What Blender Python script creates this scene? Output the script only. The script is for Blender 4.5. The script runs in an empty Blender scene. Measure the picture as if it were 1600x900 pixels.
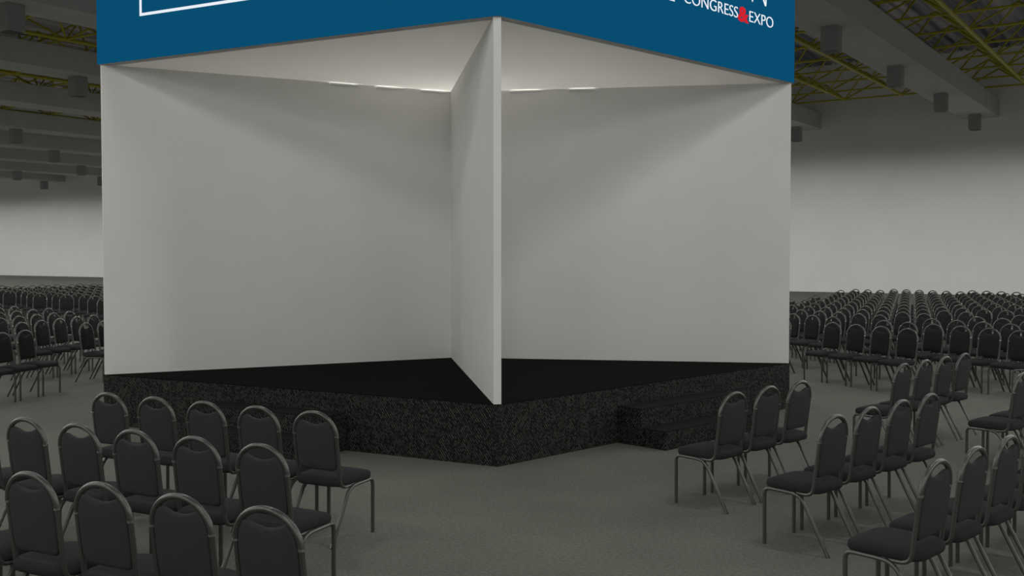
import bpy, bmesh, math, random
from mathutils import Vector, Matrix
random.seed(7)
PI = math.pi
scn = bpy.context.scene
COL = scn.collection
cos, sin, rad = math.cos, math.sin, math.radians

# ------------------------------------------------------------------ helpers
def lin(r, g, b):
    f = lambda c: (c/255/12.92) if c <= 10 else ((c/255+0.055)/1.055)**2.4
    return (f(r), f(g), f(b), 1)

def mat(name, color, rough=0.6, metal=0.0, spec=0.5):
    m = bpy.data.materials.new(name); m.use_nodes = True
    b = m.node_tree.nodes['Principled BSDF']
    b.inputs['Base Color'].default_value = color
    b.inputs['Roughness'].default_value = rough
    b.inputs['Metallic'].default_value = metal
    b.inputs['Specular IOR Level'].default_value = spec
    return m

def nodes(m):
    return m.node_tree.nodes, m.node_tree.links, m.node_tree.nodes['Principled BSDF']

def noisy(m, c1, c2, scale, detail=4, coord='Object', lo=0.35, hi=0.65, bump=0.0, bscale=None):
    n, l, b = nodes(m)
    tc = n.new('ShaderNodeTexCoord')
    t = n.new('ShaderNodeTexNoise'); t.inputs['Scale'].default_value = scale; t.inputs['Detail'].default_value = detail
    r = n.new('ShaderNodeValToRGB')
    r.color_ramp.elements[0].position = lo; r.color_ramp.elements[0].color = c1
    r.color_ramp.elements[1].position = hi; r.color_ramp.elements[1].color = c2
    l.new(tc.outputs[coord], t.inputs['Vector']); l.new(t.outputs['Fac'], r.inputs['Fac'])
    l.new(r.outputs['Color'], b.inputs['Base Color'])
    if bump:
        t2 = n.new('ShaderNodeTexNoise'); t2.inputs['Scale'].default_value = bscale or scale
        bp = n.new('ShaderNodeBump'); bp.inputs['Strength'].default_value = bump; bp.inputs['Distance'].default_value = 0.01
        l.new(tc.outputs[coord], t2.inputs['Vector']); l.new(t2.outputs['Fac'], bp.inputs['Height'])
        l.new(bp.outputs['Normal'], b.inputs['Normal'])
    return m

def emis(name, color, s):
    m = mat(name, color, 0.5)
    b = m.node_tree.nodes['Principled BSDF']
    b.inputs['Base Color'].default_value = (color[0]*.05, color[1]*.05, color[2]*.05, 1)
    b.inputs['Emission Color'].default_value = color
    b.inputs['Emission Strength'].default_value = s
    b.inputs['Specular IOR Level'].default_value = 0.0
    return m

def link(name, me, parent=None, M=None, smooth=False):
    o = bpy.data.objects.new(name, me); COL.objects.link(o)
    if parent is not None: o.parent = parent
    if M is not None: o.matrix_local = M
    return o

def mesh(name, bm, m, smooth=True, angle=40):
    me = bpy.data.meshes.new(name)
    bmesh.ops.recalc_face_normals(bm, faces=bm.faces[:])
    for f in bm.faces: f.smooth = smooth
    if smooth:
        for e in bm.edges:
            if len(e.link_faces) == 2 and e.calc_face_angle(0) > rad(angle): e.smooth = False
    bm.to_mesh(me); bm.free()
    if m: me.materials.append(m)
    return me

def tag(o, label=None, cat=None, group=None, kind=None):
    if label: o['label'] = label
    if cat: o['category'] = cat
    if group: o['group'] = group
    if kind: o['kind'] = kind
    return o

def empty(name, loc, rz=0):
    o = bpy.data.objects.new(name, None); o.empty_display_size = 0.1
    COL.objects.link(o); o.location = loc; o.rotation_euler = (0, 0, rz)
    return o

def add_box(bm, lo, hi, M=None):
    vs = [bm.verts.new((x, y, z)) for x in (lo[0], hi[0]) for y in (lo[1], hi[1]) for z in (lo[2], hi[2])]
    for f in ((0,1,3,2),(4,6,7,5),(0,4,5,1),(2,3,7,6),(0,2,6,4),(1,5,7,3)):
        bm.faces.new([vs[i] for i in f])
    if M is not None:
        for v in vs: v.co = M @ v.co
    return vs

def box_bm(lo, hi, bevel=0):
    bm = bmesh.new(); add_box(bm, lo, hi)
    if bevel:
        bmesh.ops.bevel(bm, geom=bm.edges[:], offset=bevel, segments=2, affect='EDGES', profile=0.6)
    return bm

def prism_bm(pts, z0, z1):
    bm = bmesh.new()
    a = [bm.verts.new((p[0], p[1], z0)) for p in pts]; b = [bm.verts.new((p[0], p[1], z1)) for p in pts]
    bm.faces.new(a); bm.faces.new(b)
    n = len(pts)
    for i in range(n): bm.faces.new((a[i], a[(i+1) % n], b[(i+1) % n], b[i]))
    return bm

def add_tube(bm, pts, r, seg=8, caps=True):
    pts = [Vector(p) for p in pts]; n = len(pts)
    rs = r if isinstance(r, (list, tuple)) else [r]*n
    T = []
    for i in range(n):
        t = (pts[min(i+1, n-1)] - pts[max(i-1, 0)]).normalized(); T.append(t)
    ref = Vector((1, 0, 0)) if abs(T[0].x) < 0.9 else Vector((0, 1, 0))
    u = (ref - T[0]*ref.dot(T[0])).normalized(); rings = []
    for i in range(n):
        u = (u - T[i]*u.dot(T[i])).normalized(); v = T[i].cross(u)
        rings.append([bm.verts.new(pts[i] + (u*cos(2*PI*k/seg) + v*sin(2*PI*k/seg))*rs[i]) for k in range(seg)])
    for a, b in zip(rings, rings[1:]):
        for k in range(seg): bm.faces.new((a[k], a[(k+1) % seg], b[(k+1) % seg], b[k]))
    if caps:
        bm.faces.new(rings[0][::-1]); bm.faces.new(rings[-1])

def fillet(p0, p1, p2, r, n=5):
    """points rounding the corner p1 by distance r"""
    p0, p1, p2 = Vector(p0), Vector(p1), Vector(p2)
    a = p1 + (p0-p1).normalized()*r; b = p1 + (p2-p1).normalized()*r
    return [a*(1-t)**2 + p1*2*t*(1-t) + b*t*t for t in [i/n for i in range(n+1)]]

# ------------------------------------------------------------------ camera
HC, PITCH, FPX = 2.0, rad(1.8576), 1594.6
cam = bpy.data.cameras.new('camera'); co = bpy.data.objects.new('camera', cam); COL.objects.link(co)
co.location = (0, 0, HC); co.rotation_euler = (PI/2 - PITCH, 0, 0)
cam.sensor_width = 36; cam.lens = FPX/1600*36; cam.clip_end = 400; cam.clip_start = 0.05
scn.camera = co

def project(p):
    x, y, z = p[0], p[1], p[2]-HC
    d = y*cos(PITCH) - z*sin(PITCH); up = y*sin(PITCH) + z*cos(PITCH)
    if d < 0.2: return None
    return 800 + FPX*x/d, 450 - FPX*up/d, d

# ------------------------------------------------------------------ materials
M = {}
M['white'] = noisy(mat('white_laminate', (.74,.74,.73,1), .55, spec=.3), (.81,.81,.80,1), (.83,.83,.82,1), 1.5, 2)
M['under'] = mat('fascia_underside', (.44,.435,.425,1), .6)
M['wall'] = noisy(mat('painted_wall', (.72,.72,.72,1), .9, spec=.1), (.88,.88,.885,1), (.91,.91,.915,1), .4, 3)
M['beam'] = noisy(mat('beam_concrete', (.3,.3,.3,1), .9, spec=.1), (.50,.50,.50,1), (.54,.54,.54,1), 1.2, 4)
M['lamp'] = mat('lamp_housing', (.31,.32,.32,1), .6)
M['lens'] = mat('lamp_louvre', (.012,.012,.013,1), .5)
M['yellow'] = mat('yellow_steel', (.44,.41,.02,1), .5)
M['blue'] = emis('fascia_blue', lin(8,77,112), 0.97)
M['letter'] = emis('sign_white', lin(232,238,246), 1.0)
M['red'] = emis('sign_red', lin(208,34,44), 1.0)
M['glow'] = emis('added_strip_glow', (1,.97,.9,1), 4)  # glow of the strips added along the booth wall tops
M['ceil'] = mat('ceiling_made_translucent', (.80,.80,.78,1), .6, spec=.1)  # translucency added so the fill lamps above can brighten the ceiling
_n, _l, _b = nodes(M['ceil'])
_t = _n.new('ShaderNodeBsdfTranslucent'); _t.inputs['Color'].default_value = (.88,.87,.83,1)
_m = _n.new('ShaderNodeMixShader'); _m.inputs[0].default_value = .4
_l.new(_b.outputs[0], _m.inputs[1]); _l.new(_t.outputs[0], _m.inputs[2])
_l.new(_m.outputs[0], _n['Material Output'].inputs['Surface'])
M['deck'] = noisy(mat('black_deck', (.01,.01,.01,1), .95, spec=.04), (.0065,.0065,.006,1), (.0085,.0085,.008,1), 60, 3)
M['tread'] = mat('black_tread', (.017,.017,.0165,1), .85, spec=.1)
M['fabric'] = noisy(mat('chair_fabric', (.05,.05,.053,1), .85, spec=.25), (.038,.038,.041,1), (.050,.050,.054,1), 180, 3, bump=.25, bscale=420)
M['front'] = noisy(mat('chair_fabric_darker', (.03,.03,.03,1), .9, spec=.12), (.026,.026,.026,1), (.034,.034,.034,1), 180, 3, bump=.25, bscale=420)  # darker tone of the chair fabric for the backrest fronts
M['seat'] = noisy(mat('chair_seat_fabric', (.03,.03,.03,1), .85, spec=.18), (.026,.026,.028,1), (.034,.034,.037,1), 180, 3, bump=.25, bscale=420)
M['metal'] = mat('chair_tube', (.122,.125,.118,1), .36, .7)
M['collar'] = mat('chair_collar', (.5,.5,.5,1), .25, .9)

# floor: grey-green speckled carpet
M['floor'] = mat('floor_carpet', (.2,.2,.2,1), .9, spec=.15)
n, l, b = nodes(M['floor'])
tc = n.new('ShaderNodeTexCoord')
t1 = n.new('ShaderNodeTexNoise'); t1.inputs['Scale'].default_value = 38; t1.inputs['Detail'].default_value = 5; t1.inputs['Roughness'].default_value = .7
t2 = n.new('ShaderNodeTexNoise'); t2.inputs['Scale'].default_value = 1.1; t2.inputs['Detail'].default_value = 5
r1 = n.new('ShaderNodeValToRGB')
r1.color_ramp.elements[0].position = .30; r1.color_ramp.elements[0].color = (.126,.128,.108,1)
r1.color_ramp.elements[1].position = .70; r1.color_ramp.elements[1].color = (.222,.225,.198,1)
r2 = n.new('ShaderNodeValToRGB')
r2.color_ramp.elements[0].position = .3; r2.color_ramp.elements[0].color = (.88,.88,.88,1)
r2.color_ramp.elements[1].position = .7; r2.color_ramp.elements[1].color = (1.06,1.06,1.06,1)
mx = n.new('ShaderNodeMix'); mx.data_type = 'RGBA'; mx.blend_type = 'MULTIPLY'; mx.inputs[0].default_value = 1
l.new(tc.outputs['Object'], t1.inputs['Vector']); l.new(tc.outputs['Object'], t2.inputs['Vector'])
l.new(t1.outputs['Fac'], r1.inputs['Fac']); l.new(t2.outputs['Fac'], r2.inputs['Fac'])
l.new(r1.outputs['Color'], mx.inputs[6]); l.new(r2.outputs['Color'], mx.inputs[7])
l.new(mx.outputs[2], b.inputs['Base Color'])
bp = n.new('ShaderNodeBump'); bp.inputs['Strength'].default_value = .3; bp.inputs['Distance'].default_value = .004
l.new(t1.outputs['Fac'], bp.inputs['Height']); l.new(bp.outputs['Normal'], b.inputs['Normal'])

# stage skirt: black cloth with a coarse diagonal fleck
M['skirt'] = mat('stage_skirt_weave', (.01,.01,.01,1), .85, spec=.2)
n, l, b = nodes(M['skirt'])
tc = n.new('ShaderNodeTexCoord'); sx = n.new('ShaderNodeSeparateXYZ'); l.new(tc.outputs['Object'], sx.inputs[0])
def math_node(op, a, c=None):
    k = n.new('ShaderNodeMath'); k.operation = op
    for i, v in enumerate((a, c)):
        if v is None: continue
        if isinstance(v, (int, float)): k.inputs[i].default_value = v
        else: l.new(v, k.inputs[i])
    return k.outputs[0]
s_ = math_node('ADD', sx.outputs['X'], sx.outputs['Y'])
q_ = math_node('DIVIDE', math_node('ADD', s_, math_node('MULTIPLY', sx.outputs['Z'], .72)), .0275)
w_ = math_node('DIVIDE', math_node('SUBTRACT', math_node('MULTIPLY', sx.outputs['Z'], 1.0), math_node('MULTIPLY', s_, .35)), .045)
cell = math_node('FLOOR', q_)
fr_ = math_node('ABSOLUTE', math_node('SUBTRACT', math_node('FRACT', q_), .5))
line = math_node('LESS_THAN', fr_, .17)
cmb = n.new('ShaderNodeCombineXYZ'); l.new(cell, cmb.inputs[0]); l.new(w_, cmb.inputs[1])
wn = n.new('ShaderNodeTexNoise'); wn.noise_dimensions = '2D'; wn.inputs['Scale'].default_value = 1.35; wn.inputs['Detail'].default_value = 1
l.new(cmb.outputs[0], wn.inputs['Vector'])
mr = n.new('ShaderNodeMapRange'); mr.inputs['From Min'].default_value = .40; mr.inputs['From Max'].default_value = .56
l.new(wn.outputs['Fac'], mr.inputs['Value'])
fac = math_node('MULTIPLY', line, mr.outputs['Result'])
big = n.new('ShaderNodeTexNoise'); big.inputs['Scale'].default_value = 9; l.new(tc.outputs['Object'], big.inputs['Vector'])
mr2 = n.new('ShaderNodeMapRange'); mr2.inputs['From Min'].default_value = .35; mr2.inputs['From Max'].default_value = .6
mr2.inputs['To Min'].default_value = .45; l.new(big.outputs['Fac'], mr2.inputs['Value'])
fac = math_node('MULTIPLY', fac, mr2.outputs['Result'])
mix = n.new('ShaderNodeMix'); mix.data_type = 'RGBA'
mix.inputs[6].default_value = (.010,.010,.0095,1); mix.inputs[7].default_value = (.115,.115,.108,1)
l.new(fac, mix.inputs[0]); l.new(mix.outputs[2], b.inputs['Base Color'])

# corrugated roof sheet: tinted strips running with the ribs
M['roof'] = mat('roof_sheet', (.3,.3,.32,1), .55, .2)
n, l, b = nodes(M['roof'])
tc = n.new('ShaderNodeTexCoord'); sx = n.new('ShaderNodeSeparateXYZ'); l.new(tc.outputs['Object'], sx.inputs[0])
cm = n.new('ShaderNodeCombineXYZ'); l.new(sx.outputs['X'], cm.inputs[0])
k1 = n.new('ShaderNodeMath'); k1.operation = 'MULTIPLY'; k1.inputs[1].default_value = .06; l.new(sx.outputs['Y'], k1.inputs[0]); l.new(k1.outputs[0], cm.inputs[1])
tn = n.new('ShaderNodeTexNoise'); tn.inputs['Scale'].default_value = 1.7; tn.inputs['Detail'].default_value = 3; l.new(cm.outputs[0], tn.inputs['Vector'])
rr = n.new('ShaderNodeValToRGB'); rr.color_ramp.elements[0].position = .36; rr.color_ramp.elements[0].color = (.10,.125,.17,1)
rr.color_ramp.elements[1].position = .62; rr.color_ramp.elements[1].color = (.56,.53,.56,1)
l.new(tn.outputs['Fac'], rr.inputs['Fac']); l.new(rr.outputs['Color'], b.inputs['Base Color'])

# ------------------------------------------------------------------ hall frame: X' along the far wall (b), Y' towards it (a)
HA = rad(34.2)
def hall(b, a, z=0.0):
    return Vector((b*cos(HA) + a*sin(HA), -b*sin(HA) + a*cos(HA), z))
HROT = -HA      # rotating local x onto the b direction
HM = Matrix.Rotation(HROT, 4, 'Z')
WALL_A, BMIN, BMAX, AMIN, ROOF = 55.0, -120.0, 34.0, -32.0, 12.15

def structure(name, bm, m, smooth=False):
    o = link(name, mesh(name, bm, m, smooth)); o.matrix_world = HM; o['kind'] = 'structure'; return o
structure('floor', box_bm((BMIN-.3, AMIN-.3, -.2), (BMAX+.3, WALL_A+.3, 0)), M['floor'])
structure('wall_back', box_bm((BMIN-.3, WALL_A, 0), (BMAX+.3, WALL_A+.3, ROOF+.3)), M['wall'])
structure('wall_front', box_bm((BMIN-.3, AMIN-.3, 0), (BMAX+.3, AMIN, ROOF+.3)), M['wall'])
structure('wall_left', box_bm((BMIN-.3, AMIN, 0), (BMIN, WALL_A, ROOF+.3)), M['wall'])
structure('wall_right', box_bm((BMAX, AMIN, 0), (BMAX+.3, WALL_A, ROOF+.3)), M['wall'])
#structure('baseboard_back', box_bm((BMIN, WALL_A-.03, 0), (BMAX, WALL_A, .12)), mat('baseboard_grey', (.16,.16,.16,1), .7))
bm = bmesh.new(); prof = []; x = BMIN - .2
while x < BMAX + .2:
    prof += [(x, 0), (x+.32, 0), (x+.38, .09), (x+.48, .09)]; x += .54
rows = [[bm.verts.new((p[0], y, ROOF + p[1])) for p in prof] for y in (AMIN-.2, WALL_A+.2)]
for i in range(len(prof)-1): bm.faces.new((rows[0][i], rows[0][i+1], rows[1][i+1], rows[1][i]))
roof = structure('ceiling', bm, M['roof'])
sol = roof.modifiers.new('sheet', 'SOLIDIFY'); sol.thickness = .02; sol.offset = 1

# ------------------------------------------------------------------ ceiling beams and lamps
ORD = ['zeroth','first','second','third','fourth','fifth','sixth','seventh','eighth','ninth','tenth','eleventh','twelfth','thirteenth',
       'fourteenth','fifteenth','sixteenth','seventeenth','eighteenth','nineteenth','twentieth','twenty-first','twenty-second','twenty-third',
       'twenty-fourth','twenty-fifth','twenty-sixth','twenty-seventh','twenty-eighth','twenty-ninth','thirtieth','thirty-first','thirty-second',
       'thirty-third','thirty-fourth','thirty-fifth','thirty-sixth','thirty-seventh','thirty-eighth','thirty-ninth','fortieth']
BW, BZ0, BZ1, PITCHB = 1.65, 8.76, 9.62, 8.75
beam_c = lambda k: -8.5 - BW/2 - PITCHB*k
bm_me = mesh('ceiling_beam', box_bm((-BW/2, AMIN, BZ0), (BW/2, WALL_A, BZ1), .012), M['beam'], False)
left_n = {2:'nearest the camera',3:'second from the camera',4:'third from the camera',5:'fourth from the camera',6:'fifth from the camera',
          7:'sixth from the camera',8:'second shortest in view',9:'shortest one in view, by the far wall'}
for k in range(0, 10):
    o = link('ceiling_beam', bm_me); o.matrix_world = HM @ Matrix.Translation((beam_c(k), 0, 0))
    if k == 0: lab = 'long grey ceiling beam running down to the far wall at upper right'
    elif k == 1: lab = 'grey ceiling beam stub peeking out just right of the booth corner'
    else: lab = 'grey ceiling beam left of the booth, ' + left_n[k]
    tag(o, lab, 'beam', 'grey ceiling beams')
# lamp box: hollow housing with dark recessed louvre
S, LH = .25, .74
bm = box_bm((-S, -S, BZ0-LH), (S, S, BZ0), .02)
lamp_h = mesh('lamp_housing', bm, M['lamp'], True, 30)
lamp_l = mesh('lamp_louvre', box_bm((-S+.05, -S+.05, BZ0-LH-.012), (S-.05, S-.05, BZ0-LH+.01)), M['lens'], False)
ldat = bpy.data.lights.new('ceiling_lamp_light', 'SPOT'); ldat.energy = 280; ldat.spot_size = rad(178); ldat.spot_blend = 0.20
ldat.shadow_soft_size = .45; ldat.color = (1, .985, .95)
lampn = 0
LAMPLAB = {(0,0):'small lamp box at the far wall end of the right-hand beam',(0,1):'second lamp box from the wall under the right-hand beam',
           (0,2):'third lamp box from the wall under the right-hand beam',(0,3):'largest lamp box under the right-hand beam, beside the blue fascia',
           (1,0):'lamp box under the beam stub just right of the booth',
           (2,5):'large lamp box at the top left corner, under the nearest left beam',(3,4):'lamp box under the second left beam, touching the blue fascia edge',
           (5,3):'lamp box under the fourth left beam, near the left edge',(6,2):'lamp box under the fifth left beam, midway to the booth',
           (7,1):'lamp box under the sixth left beam, beside the booth wall',(8,1):'lamp box under the second shortest left beam, left of its end lamp',
           (8,0):'lamp box under the free end of the second shortest left beam',(9,0):'tiny lamp box cut by the left edge under the shortest beam'}
for k in range(-5, 13):
    for j in range(0, 11):
        a = 53.4 - 7.6*j
        p = hall(beam_c(k), a)
        if j >= 1:
            lo = bpy.data.objects.new('ceiling_lamp_light', ldat); COL.objects.link(lo); lo.location = (p.x, p.y, BZ0-LH-.06)
        if (k, j) not in LAMPLAB: continue
        r = empty('ceiling_lamp', (p.x, p.y, 0), HROT)
        r.location.z = 0
        tag(r, LAMPLAB[(k, j)], 'lamp', 'box lamps under the beams')
        link('housing', lamp_h, r); link('louvre', lamp_l, r)

# ------------------------------------------------------------------ yellow space frame over the beams
MOD, ZB, ZT = 2.70, 9.66, 10.68
def tube_me(name, pts, r, seg=6):
    bm = bmesh.new(); add_tube(bm, pts, r, seg); return mesh(name, bm, M['yellow'])
bars_a = [51.05 - MOD*j for j in range(0, 20)]
brace_me = {}
for i, (sx_, sy_) in enumerate(((-1,-1),(-1,1),(1,-1),(1,1))):
    brace_me[(sx_, sy_)] = tube_me('brace', [(0,0,0), (sx_*MOD/2, sy_*MOD/2, ZT-ZB)], .038)
def inview(b, a, z, m=70):
    q = project(hall(b, a, z))
    if q is None: return False
    u, v, d = q
    return -m < u < 1600+m and -m < v < 500 and not (230 < u < 1165)
BAYLAB = {0:'yellow steel space frame at the upper right corner, beyond the right-hand beam',
          1:'yellow steel space frame between the booth and the right-hand beam',
          3:'yellow steel space frame behind the nearest left beam, around its lamp box',
          4:'yellow steel space frame strip seen between the second and third left beams',
          5:'thin yellow space frame strip between the third and fourth left beams'}
for bay, lab in BAYLAB.items():
    b0, b1 = beam_c(bay), beam_c(bay-1)            # bay lies between beam `bay` and beam `bay-1`
    ms = [m for m in range(-4, 24) if b0 < -6.8 - 2.69*m <= b1]
    use = []
    for j, a in enumerate(bars_a):
        if any(inview(-6.8-2.69*m, a, ZB) for m in ms): use.append(j)
    if not use: continue
    use = list(range(max(0, min(use)-1), max(use)+2))
    a_hi, a_lo = bars_a[use[0]], bars_a[use[-1]]
    base = hall((b0+b1)/2, (a_hi+a_lo)/2, 0)
    r = empty('roof_truss', (base.x, base.y, ZB), HROT); tag(r, lab, 'roof truss', 'yellow roof trusses')
    cb, ca = (b0+b1)/2, (a_hi+a_lo)/2
    bar_me = tube_me('crossbar', [(b0-cb, 0, 0), (b1-cb, 0, 0)], .043)
    chord_me = tube_me('chord', [(0, a_lo-ca-.6, 0), (0, a_hi-ca+.2, 0)], .068, 8)
    for j in use:
        link('crossbar', bar_me, r).location = (0, bars_a[j]-ca, 0)
    extra = bmesh.new(); cnt = 0; br = []
    for m in ms:
        bb = -6.8-2.69*m
        link('chord', chord_me, r).location = (bb-cb, 0, 0)
        for j in use:
            for s2 in brace_me:
                if bars_a[j] + s2[1]*MOD/2 > WALL_A: continue
                q = project(hall(bb, bars_a[j], ZB)); br.append(((q[2] if q else 99) + (0 if inview(bb, bars_a[j], ZB, 120) else 1000), bb, j, s2))
    br.sort(key=lambda t: t[0])
    for i, (d, bb, j, s2) in enumerate(br):
        if i < 98:
            link('brace', brace_me[s2], r).location = (bb-cb, bars_a[j]-ca, 0)
        else:
            p0 = Vector((bb-cb, bars_a[j]-ca, 0)); add_tube(extra, [p0, p0 + Vector((s2[0]*MOD/2, s2[1]*MOD/2, ZT-ZB))], .038, 6); cnt += 1
    if cnt:
        o = link('far_bracing', mesh('far_bracing', extra, M['yellow']), r); o['kind'] = 'stuff'
    else: extra.free()

# ------------------------------------------------------------------ booth: pentagonal, five divider walls
C = Vector((-.8056, 14.0116, 0)); TH = rad(-81.413); HP, H = .5914, 3.628
ZF = HP + H
def pent(R): return [(R*cos(TH + rad(72*i)), R*sin(TH + rad(72*i))) for i in range(5)]
def face_rot(i): return TH + rad(36 + 72*i) + PI/2      # local x along the face (r), local -y outwards

stage = empty('stage_platform', (C.x, C.y, 0))
tag(stage, 'black pentagonal stage platform with a flecked cloth skirt under the white booth', 'stage')
RP = 4.49; AP = RP*cos(rad(36)); SIDE = 2*RP*sin(rad(36))
link('deck', mesh('deck', prism_bm(pent(RP), HP-.008, HP), M['deck'], False), stage)
sk = mesh('skirt', box_bm((-SIDE/2+.004, 0, 0), (SIDE/2-.004, .02, HP-.008)), M['skirt'], False)
for i in range(5):
    a = TH + rad(36+72*i)
    o = link('skirt', sk, stage); o.location = (cos(a)*AP, sin(a)*AP, 0); o.rotation_euler = (0, 0, a + PI/2)
# local -y points outward when rot = a + 90deg
RIS = HP/3; TR = .3165; SW = .871
for i, lab in ((-1, 'black two-tread stage steps on the left face, behind the foreground chairs'),
               (0, 'black two-tread stage steps on the right face of the platform')):
    a = TH + rad(36+72*i)
    r = empty('stage_steps', (C.x + cos(a)*(AP+.002), C.y + sin(a)*(AP+.002), 0), a + PI/2)
    tag(r, lab, 'steps', 'stage steps')
    for s in (1, 2):
        d0, d1 = (-TR*s, -TR*(s-1)); zt = HP - RIS*s
        link('riser', mesh('riser', box_bm((-SW, d0, 0), (SW, d0+.02, zt-.012)), M['skirt'], False), r)
        link('tread', mesh('tread', box_bm((-SW, d0, zt-.012), (SW, d1, zt)), M['tread'], False), r)
        for sgn in (-1, 1):
            x0, x1 = sorted((sgn*SW, sgn*(SW-.02)))
            link('side_panel', mesh('side_panel', box_bm((x0, d0+.02, 0), (x1, d1, zt-.012)), M['skirt'], False), r)

booth = empty('exhibition_booth', (C.x, C.y, HP))
tag(booth, 'large white pentagonal booth with divider walls and a blue lettered fascia', 'booth')
TW = .074; RW = 4.475
wallm = mesh('divider_wall', box_bm((.0, -TW/2, 0.0), (RW, TW/2, H-.001)), M['white'], False)
for i in range(5):
    o = link('divider_wall', wallm, booth); o.rotation_euler = (0, 0, TH + rad(72*i))
    o.location = (0, 0, 0)
RF = 4.515; FT = .125
inner = RF - FT/cos(rad(36))
bm = bmesh.new(); bm.faces.new([bm.verts.new((x, y, H+.004)) for x, y in pent(inner+.002)])
link('ceiling_sheet', mesh('ceiling_sheet', bm, M['ceil'], False), booth)['label'] = 'white booth ceiling made translucent, glowing from added lamps above'
FH = 1.75; APF = RF*cos(rad(36)); SF = 2*RF*sin(rad(36)); SFi = 2*inner*sin(rad(36))
def fascia_bm():
    bm = bmesh.new()
    pts = [(-SF/2, 0), (SF/2, 0), (SFi/2, FT), (-SFi/2, FT)]
    a = [bm.verts.new((p[0], p[1], H)) for p in pts]; b_ = [bm.verts.new((p[0], p[1], H+FH)) for p in pts]
    bm.faces.new(a); bm.faces.new(b_)
    for i in range(4): bm.faces.new((a[i], a[(i+1) % 4], b_[(i+1) % 4], b_[i]))
    return bm
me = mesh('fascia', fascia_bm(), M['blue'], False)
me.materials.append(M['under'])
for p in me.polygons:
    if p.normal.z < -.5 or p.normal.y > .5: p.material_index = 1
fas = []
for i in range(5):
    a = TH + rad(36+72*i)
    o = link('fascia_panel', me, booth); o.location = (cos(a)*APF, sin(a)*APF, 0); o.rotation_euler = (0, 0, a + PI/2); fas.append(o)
link('top_cover', mesh('top_cover', prism_bm(pent(inner+.01), H+FH-.03, H+FH), M['white'], False), booth)
# fill lamps added unseen in the fascia box to brighten the ceiling below
def fill_light(x, y, z, e, r=.12):
    d = bpy.data.lights.new('added_ceiling_fill', 'POINT'); d.energy = e; d.shadow_soft_size = r; d.color = (1, .98, .93)
    o = bpy.data.objects.new('added_ceiling_fill', d); COL.objects.link(o); o.location = (C.x+x, C.y+y, ZF+z)
fill_light(0, 0, 1.15, 46)
for i in range(5):
    t_ = TH + rad(72*i)
    fill_light(2.9*cos(t_), 2.9*sin(t_), 1.35, 5.3)
    t_ += rad(36)
    fill_light(2.2*cos(t_), 2.2*sin(t_), 1.35, 5.3)
# rotation check: local x must run along +r = (-n_y, n_x)
Z0 = -HP         # fascia children are in booth space (z measured from the deck)
def flat_bm(loops, depth=.006):
    bm = bmesh.new()
    for lp in loops:
        a = [bm.verts.new((x, -depth, z)) for x, z in lp]; b_ = [bm.verts.new((x, 0, z)) for x, z in lp]
        bm.faces.new(a); n_ = len(lp)
        for i in range(n_): bm.faces.new((a[i], a[(i+1) % n_], b_[(i+1) % n_], b_[i]))
    return bm
# white outline on the left face (index 4 is face -1)
x0, x1, z0, z1, w = -1.952, 1.952, 4.706+Z0, 5.62+Z0, .03
link('outline', mesh('outline', flat_bm([[(x0,z0),(x1,z0),(x1,z0+w),(x0,z0+w)], [(x0,z1-w),(x1,z1-w),(x1,z1),(x0,z1)],
     [(x0,z0+w),(x0+w,z0+w),(x0+w,z1-w),(x0,z1-w)], [(x1-w,z0+w),(x1,z0+w),(x1,z1-w),(x1-w,z1-w)]]), M['letter'], False), fas[4])['label'] = 'white rectangular outline on the blue fascia'
def text(name, s, xl, xr, zb, zt, m, parent, bold=0.0, label=None):
    cu = bpy.data.curves.new(name, 'FONT'); cu.body = s; cu.size = 1; cu.extrude = .003; cu.offset = bold; cu.resolution_u = 6
    to = bpy.data.objects.new(name, cu); COL.objects.link(to)
    bpy.context.view_layer.update()
    dg = bpy.context.evaluated_depsgraph_get()
    me = bpy.data.meshes.new_from_object(to.evaluated_get(dg))
    bpy.data.objects.remove(to); bpy.data.curves.remove(cu)
    xs = [v.co.x for v in me.vertices]; ys = [v.co.y for v in me.vertices]
    sx_ = (xr-xl)/(max(xs)-min(xs)); sz_ = (zt-zb)/(max(ys)-min(ys)); mnx, mny = min(xs), min(ys)
    for v in me.vertices:
        x, y, z = v.co; v.co = (xl + (x-mnx)*sx_, -.003 - z, zb + (y-mny)*sz_)
    me.materials.clear(); me.materials.append(m); me.name = name
    o = link(name, me, parent)
    if label: o['label'] = label
    return o
R_ = fas[0]
text('lettering', 'CONGRESS', .245, 1.332, 4.841+Z0, 4.970+Z0, M['letter'], R_, -.013, 'white word CONGRESS')
text('lettering', '&', 1.338, 1.572, 4.808+Z0, 4.990+Z0, M['red'], R_, .035, 'bold red ampersand')
text('lettering', 'EXPO', 1.586, 2.127, 4.839+Z0, 4.970+Z0, M['letter'], R_, -.013, 'white word EXPO')
text('lettering', 'E', -.030, .069, 4.819+Z0, 4.948+Z0, M['letter'], R_, -.013, 'white letter cut off by the top of the photo')
nx0, nx1, nb, nt, sw_ = 1.632, 1.985, 5.086+Z0, 5.52+Z0, .042
link('lettering', mesh('lettering', flat_bm([
    [(nx0, nb+.03), (nx0+.018, nb), (nx0+.036, nb+.03), (nx0+sw_, nt), (nx0, nt)],
    [(nx0, nt), (nx0+.055, nt), (1.948+.012, nb), (1.935, nb)],
    [(1.942, nb), (1.960, nb), (nx1+.012, nt), (nx1-.035, nt)]]), M['letter'], False), R_)['label'] = 'large white letter N, its pointed foot in view'
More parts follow.
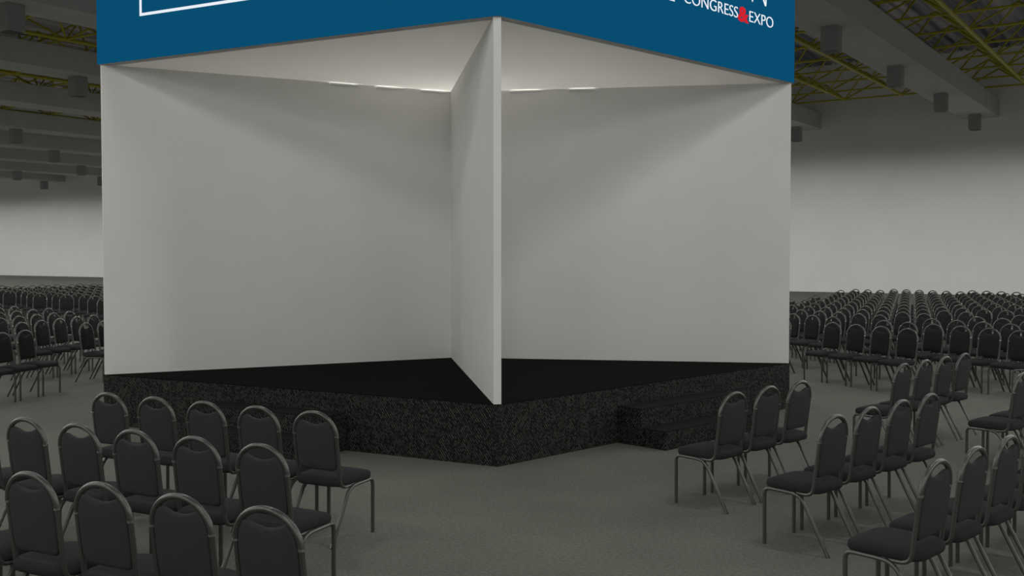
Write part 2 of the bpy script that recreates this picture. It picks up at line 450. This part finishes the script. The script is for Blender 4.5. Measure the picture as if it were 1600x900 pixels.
# added glow strips imitate the bright line between walls and ceiling
def added_glow_strip(wall_i, side, s0, s1, lab):
    th = TH + rad(72*wall_i)
    r = empty('added_glow_strip', (C.x, C.y, HP+H-.030), th)
    tag(r, lab, 'added glow strip', 'added glow strips under the booth ceiling')
    y0 = side*(TW/2+.001); y1 = side*(TW/2+.020)
    ya, yb = sorted((y0, y1))
    link('channel', mesh('channel', box_bm((s0, ya, 0), (s1, yb, .012)), M['white'], False), r)
    link('glow_face', mesh('glow_face', box_bm((s0+.01, ya+.003, .012), (s1-.01, yb-.003, .018)), M['glow'], False), r)
    la, lb = sorted((y1, y1 + side*.003))
    link('lip', mesh('lip', box_bm((s0, la, 0), (s1, lb, .021)), M['white'], False), r)
added_glow_strip(-1, 1, 1.36, 1.74, 'slim added glow strip at the top of the left booth wall, leftmost')
added_glow_strip(-1, 1, .72, 1.12, 'slim added glow strip at the top of the left booth wall, middle one')
added_glow_strip(-1, 1, .10, .48, 'slim added glow strip at the top of the left booth wall, beside the centre')
added_glow_strip(1, -1, .80, 1.22, 'slim added glow strip at the top of the right booth wall, beside the divider edge')
added_glow_strip(1, -1, 1.60, 1.94, 'slim added glow strip at the top of the right booth wall, further right')

# ------------------------------------------------------------------ banquet chair
XS, XL = .181, .197
def hoop_y(z): return .115 + (z-.39)*.065/.535
def chair_meshes():
    P = {}
    # seat cushion
    bm = bmesh.new(); N = 40
    def ring(sc, z, front=0.0):
        vs = []
        for i in range(N):
            t = 2*PI*i/N; c, s = cos(t), sin(t); e = 2/5.5
            x = math.copysign(abs(c)**e, c); y = math.copysign(abs(s)**e, s)
            w = .212 - .018*(y+1)/2
            zz = z - (front if y < -.2 else 0)*((-y-.2)/.8 if y < -.2 else 0)**2
            vs.append(bm.verts.new((x*w*sc, -.045 + y*.213*sc, zz)))
        return vs
    prof_ = [(.93,.398,0),(.975,.402,0),(1,.416,.004),(1,.434,.006),(.985,.449,.008),(.94,.459,.010),(.8,.467,.008),(.5,.472,.004),(.2,.474,0)]
    rings = [ring(*p) for p in prof_]
    for a, b_ in zip(rings, rings[1:]):
        for i in range(N): bm.faces.new((a[i], a[(i+1) % N], b_[(i+1) % N], b_[i]))
    bm.faces.new(rings[0][::-1]); bm.faces.new(rings[-1])
    P['seat'] = mesh('seat', bm, M['seat'], True, 60)
    # backrest pad with scooped top
    out = []; W = .166; zb_ = .505; rc = .035
    for i in range(5):
        t = -PI/2 - i*PI/2/4          # bottom-left corner, going left
        out.append((-W+.006+rc + rc*cos(t), zb_+rc + rc*sin(t)))
    for z in (.60,.68,.755): out.append((-W, z))
    for dg_ in (18,34): out.append((-W*cos(rad(dg_)), .755+.150*sin(rad(dg_))))
    out += [(-.123,.853), (-.108,.853), (-.092,.848), (-.066,.838), (-.033,.830), (0,.827)]
    right = [(-x, z) for x, z in reversed(out[:-1])]
    out = out + right
    cx, cz = 0, .68
    bm = bmesh.new()
    def pr(sc, off):
        vs = []
        for x, z in out:
            X = cx + (x-cx)*sc; Zz = cz + (z-cz)*sc
            vs.append(bm.verts.new((X, hoop_y(Zz) + off, Zz)))
        return vs
    rings = [pr(.25,.017), pr(.6,.016), pr(.9,.014), pr(.975,.011), pr(1,.003), pr(1,-.008), pr(.975,-.018), pr(.9,-.026), pr(.65,-.033), pr(.3,-.036)]
    n_ = len(out)
    for a, b_ in zip(rings, rings[1:]):
        for i in range(n_): bm.faces.new((a[i], a[(i+1) % n_], b_[(i+1) % n_], b_[i]))
    bm.faces.new(rings[0][::-1]); bm.faces.new(rings[-1])
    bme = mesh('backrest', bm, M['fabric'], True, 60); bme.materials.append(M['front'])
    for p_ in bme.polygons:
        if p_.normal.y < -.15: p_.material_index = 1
    P['backrest'] = bme
    # arch handle
    bm = bmesh.new(); pts = []
    for i in range(21):
        t = PI*i/20; z = .755 + .155*sin(t); pts.append((XS*cos(t), hoop_y(z), z))
    add_tube(bm, pts, .0155, 10); P['handle'] = mesh('handle', bm, M['metal'])
    for s, nm in ((-1, 'L'), (1, 'R')):
        bm = bmesh.new()
        top = (s*XS, hoop_y(.757), .757)
        c1 = (s*XS, hoop_y(.388), .388)
        pts = [top, (s*XS, hoop_y(.6), .6)] + fillet((s*XS, hoop_y(.6), .6), c1, (s*(XS-.004), -.02, .386), .06, 6) + [(s*(XS-.004), .0, .386)]
        add_tube(bm, pts, .0136, 8); P['back_post'+nm] = mesh('back_post', bm, M['metal'])
        bm = bmesh.new(); add_tube(bm, [(s*XS, hoop_y(.748), .748), (s*XS, hoop_y(.758), .758)], .0168, 10); P['collar'+nm] = mesh('collar', bm, M['collar'])
        # front leg, rail, rear leg
        x = s*XL
        f = fillet((x,-.24,0), (x,-.243,.392), (x,.0,.386), .045, 6)
        bm = bmesh.new(); add_tube(bm, [(x,-.24,0), (x,-.242,.2)] + f, .0136, 8); P['leg_f'+nm] = mesh('leg', bm, M['metal'])
        g = fillet((x,-.1,.389), (x,.03,.384), (x,.24,0), .07, 7)
        bm = bmesh.new(); add_tube(bm, [f[-1], (x,-.1,.389), g[0]], .0136, 8); P['rail'+nm] = mesh('side_rail', bm, M['metal'])
        bm = bmesh.new(); add_tube(bm, g + [(x,.17,.128), (x,.24,0)], .0136, 8); P['leg_r'+nm] = mesh('leg', bm, M['metal'])
    bm = bmesh.new(); add_tube(bm, [(-XL+.01,-.13,.388), (XL-.01,-.13,.388)], .009, 6); P['brace_f'] = mesh('cross_brace', bm, M['metal'])
    bm = bmesh.new(); add_tube(bm, [(-XL+.01,.055,.385), (XL-.01,.055,.385)], .009, 6); P['brace_r'] = mesh('cross_brace', bm, M['metal'])
    return P
PM = chair_meshes()
PARTNAME = {'seat':'seat','backrest':'backrest','handle':'handle'}
def part_name(k):
    for p in ('back_post','collar','leg','rail','brace'):
        if k.startswith(p): return {'rail':'side_rail','brace':'cross_brace'}.get(p, p)
    return k
proto = empty('banquet_chair', (0,0,0))
for k, me_ in PM.items(): link(part_name(k), me_, proto)
FAR_SKIP = ('cross_brace',)
first = [True]
def place_chair(p, rz, far=False):
    if first[0]:
        first[0] = False; r = proto
    else:
        r = proto.copy(); COL.objects.link(r)
        for ch in proto.children:
            if far and ch.name.split('.')[0] in FAR_SKIP: continue
            c = ch.copy(); c.parent = r; COL.objects.link(c)
    r.location = p; r.rotation_euler = (0, 0, rz)
    return r

TAN36 = math.tan(rad(36))
#      face, n of the first row, blocks (sign, first r, margin, key, count from the left?)
FACES = [(-1, 6.28, [(+1, .69, 1.80, 'fl', False)]),
         (0, 5.895, [(-1, -1.375, 1.80, 'fr', True), (+1, .62, 1.80, 'fx', True)]),
         (1, 6.18, [(-1, -.60, 1.90, 'rn', True), (+1, .55, 1.90, 'rf', False)]),
         (-2, 6.06, [(+1, .375, 1.60, 'ln', False), (-1, -1.15, 1.60, 'lf', True)]),
         (2, 6.15, [(+1, .55, 1.60, 'bl', True), (-1, -.6, 1.60, 'br', True)])]
chairs = []
for face, n0, blocks in FACES:
    ang = TH + rad(36+72*face); nv = Vector((cos(ang), sin(ang), 0)); rv = Vector((-nv.y, nv.x, 0))
    for sg, r0, marg, key, fl in blocks:
        for k in range(0, 26):
            n_ = n0 + 1.12*k; j = 0
            while True:
                r_ = r0 + sg*.505*j
                if abs(r_) > n_*TAN36 - marg: break
                j += 1
                p = C + nv*n_ + rv*r_
                a_ = p.x*sin(HA) + p.y*cos(HA); b_ = p.x*cos(HA) - p.y*sin(HA)
                if a_ > 33.6 or b_ < -35.0: continue
                # visible in the frame, not wholly behind the booth
                qs = [project(p + Vector((dx, dy, z))) for dx in (-.27, .27) for dy in (-.27, .27) for z in (0, .93)]
                if any(q is None for q in qs): continue
                u0, u1 = min(q[0] for q in qs), max(q[0] for q in qs); v0, v1 = min(q[1] for q in qs), max(q[1] for q in qs)
                if u1 < 2 or u0 > 1598 or v0 > 896: continue
                d = qs[0][2]
                if d > 10.5 and u0 > 166 and u1 < 1230 and abs(p.x - C.x) < 14 and d > 11: 
                    continue
                chairs.append(dict(p=p, rz=ang - PI/2, key=key, row=k, u=(u0+u1)/2, d=d, fl=fl, size=(u1-u0)*(v1-v0)))
ROWTXT = {'fl':'foreground block left of aisle','fr':'foreground block right of aisle',
          'fx':'block at right edge','rn':'far right block facing booth',
          'rf':'distant block right of booth','ln':'block at left edge',
          'lf':'left block beside booth','bl':'rearmost block left of booth','br':'rearmost block right of booth'}
rows_ = {}
for c in chairs: rows_.setdefault((c['key'], c['row']), []).append(c)
byblock = {}
for (key, row) in rows_: byblock.setdefault(key, []).append(row)
for key in byblock: byblock[key].sort()
for (key, row), lst in rows_.items():
    lst.sort(key=lambda c: c['u'], reverse=not lst[0]['fl'])
    rn = byblock[key].index(row) + 1
    for i, c in enumerate(lst):
        side = 'left' if c['fl'] else 'right'
        c['label'] = 'black padded chair, %s from %s, %s row of %s' % (ORD[i+1], side, ORD[rn] if rn > 1 else 'front', ROWTXT[key])
        c['group'] = 'banquet chairs in ' + ROWTXT[key]
chairs.sort(key=lambda c: -c['size'])
print('CHAIRS', len(chairs), {k: sum(1 for c in chairs if c['key'] == k) for k in ROWTXT})
for c in chairs[:312]:
    r = place_chair(c['p'], c['rz'], c['d'] > 20)
    tag(r, c['label'], 'chair', c['group'])
rest = chairs[312:]
if rest:
    bm = bmesh.new(); tmp = {}
    mats = [M['seat'], M['fabric'], M['metal']]
    me_ = bpy.data.meshes.new('distant_chairs')
    for m_ in mats: me_.materials.append(m_)
    unit = bmesh.new()
    for k, src in PM.items():
        if part_name(k) in ('cross_brace', 'collar'): continue
        s0 = len(unit.faces); unit.from_mesh(src); unit.faces.ensure_lookup_table()
        mi = 0 if k == 'seat' else 1 if k == 'backrest' else 2
        for f in unit.faces[s0:]: f.material_index = mi
    um = bpy.data.meshes.new('unit'); unit.to_mesh(um); unit.free()
    for c in rest:
        n0_ = len(bm.verts); bm.from_mesh(um); bm.verts.ensure_lookup_table()
        Mx = Matrix.Translation(c['p']) @ Matrix.Rotation(c['rz'], 4, 'Z')
        for v in bm.verts[n0_:]: v.co = Mx @ v.co
    bm.to_mesh(me_); bm.free(); bpy.data.meshes.remove(um)
    o = link('distant_banquet_chairs', me_)
    tag(o, 'mass of the most distant black chairs in the back rows', 'chairs', None, 'stuff')

# ------------------------------------------------------------------ world and view
w = bpy.data.worlds.new('world'); scn.world = w; w.use_nodes = True
w.node_tree.nodes['Background'].inputs[0].default_value = (.5,.5,.5,1); w.node_tree.nodes['Background'].inputs[1].default_value = .05
vs = scn.view_settings
vs.view_transform = 'Standard'; vs.look = 'None'; vs.gamma = 1; vs.exposure = 0; vs.use_curve_mapping = False
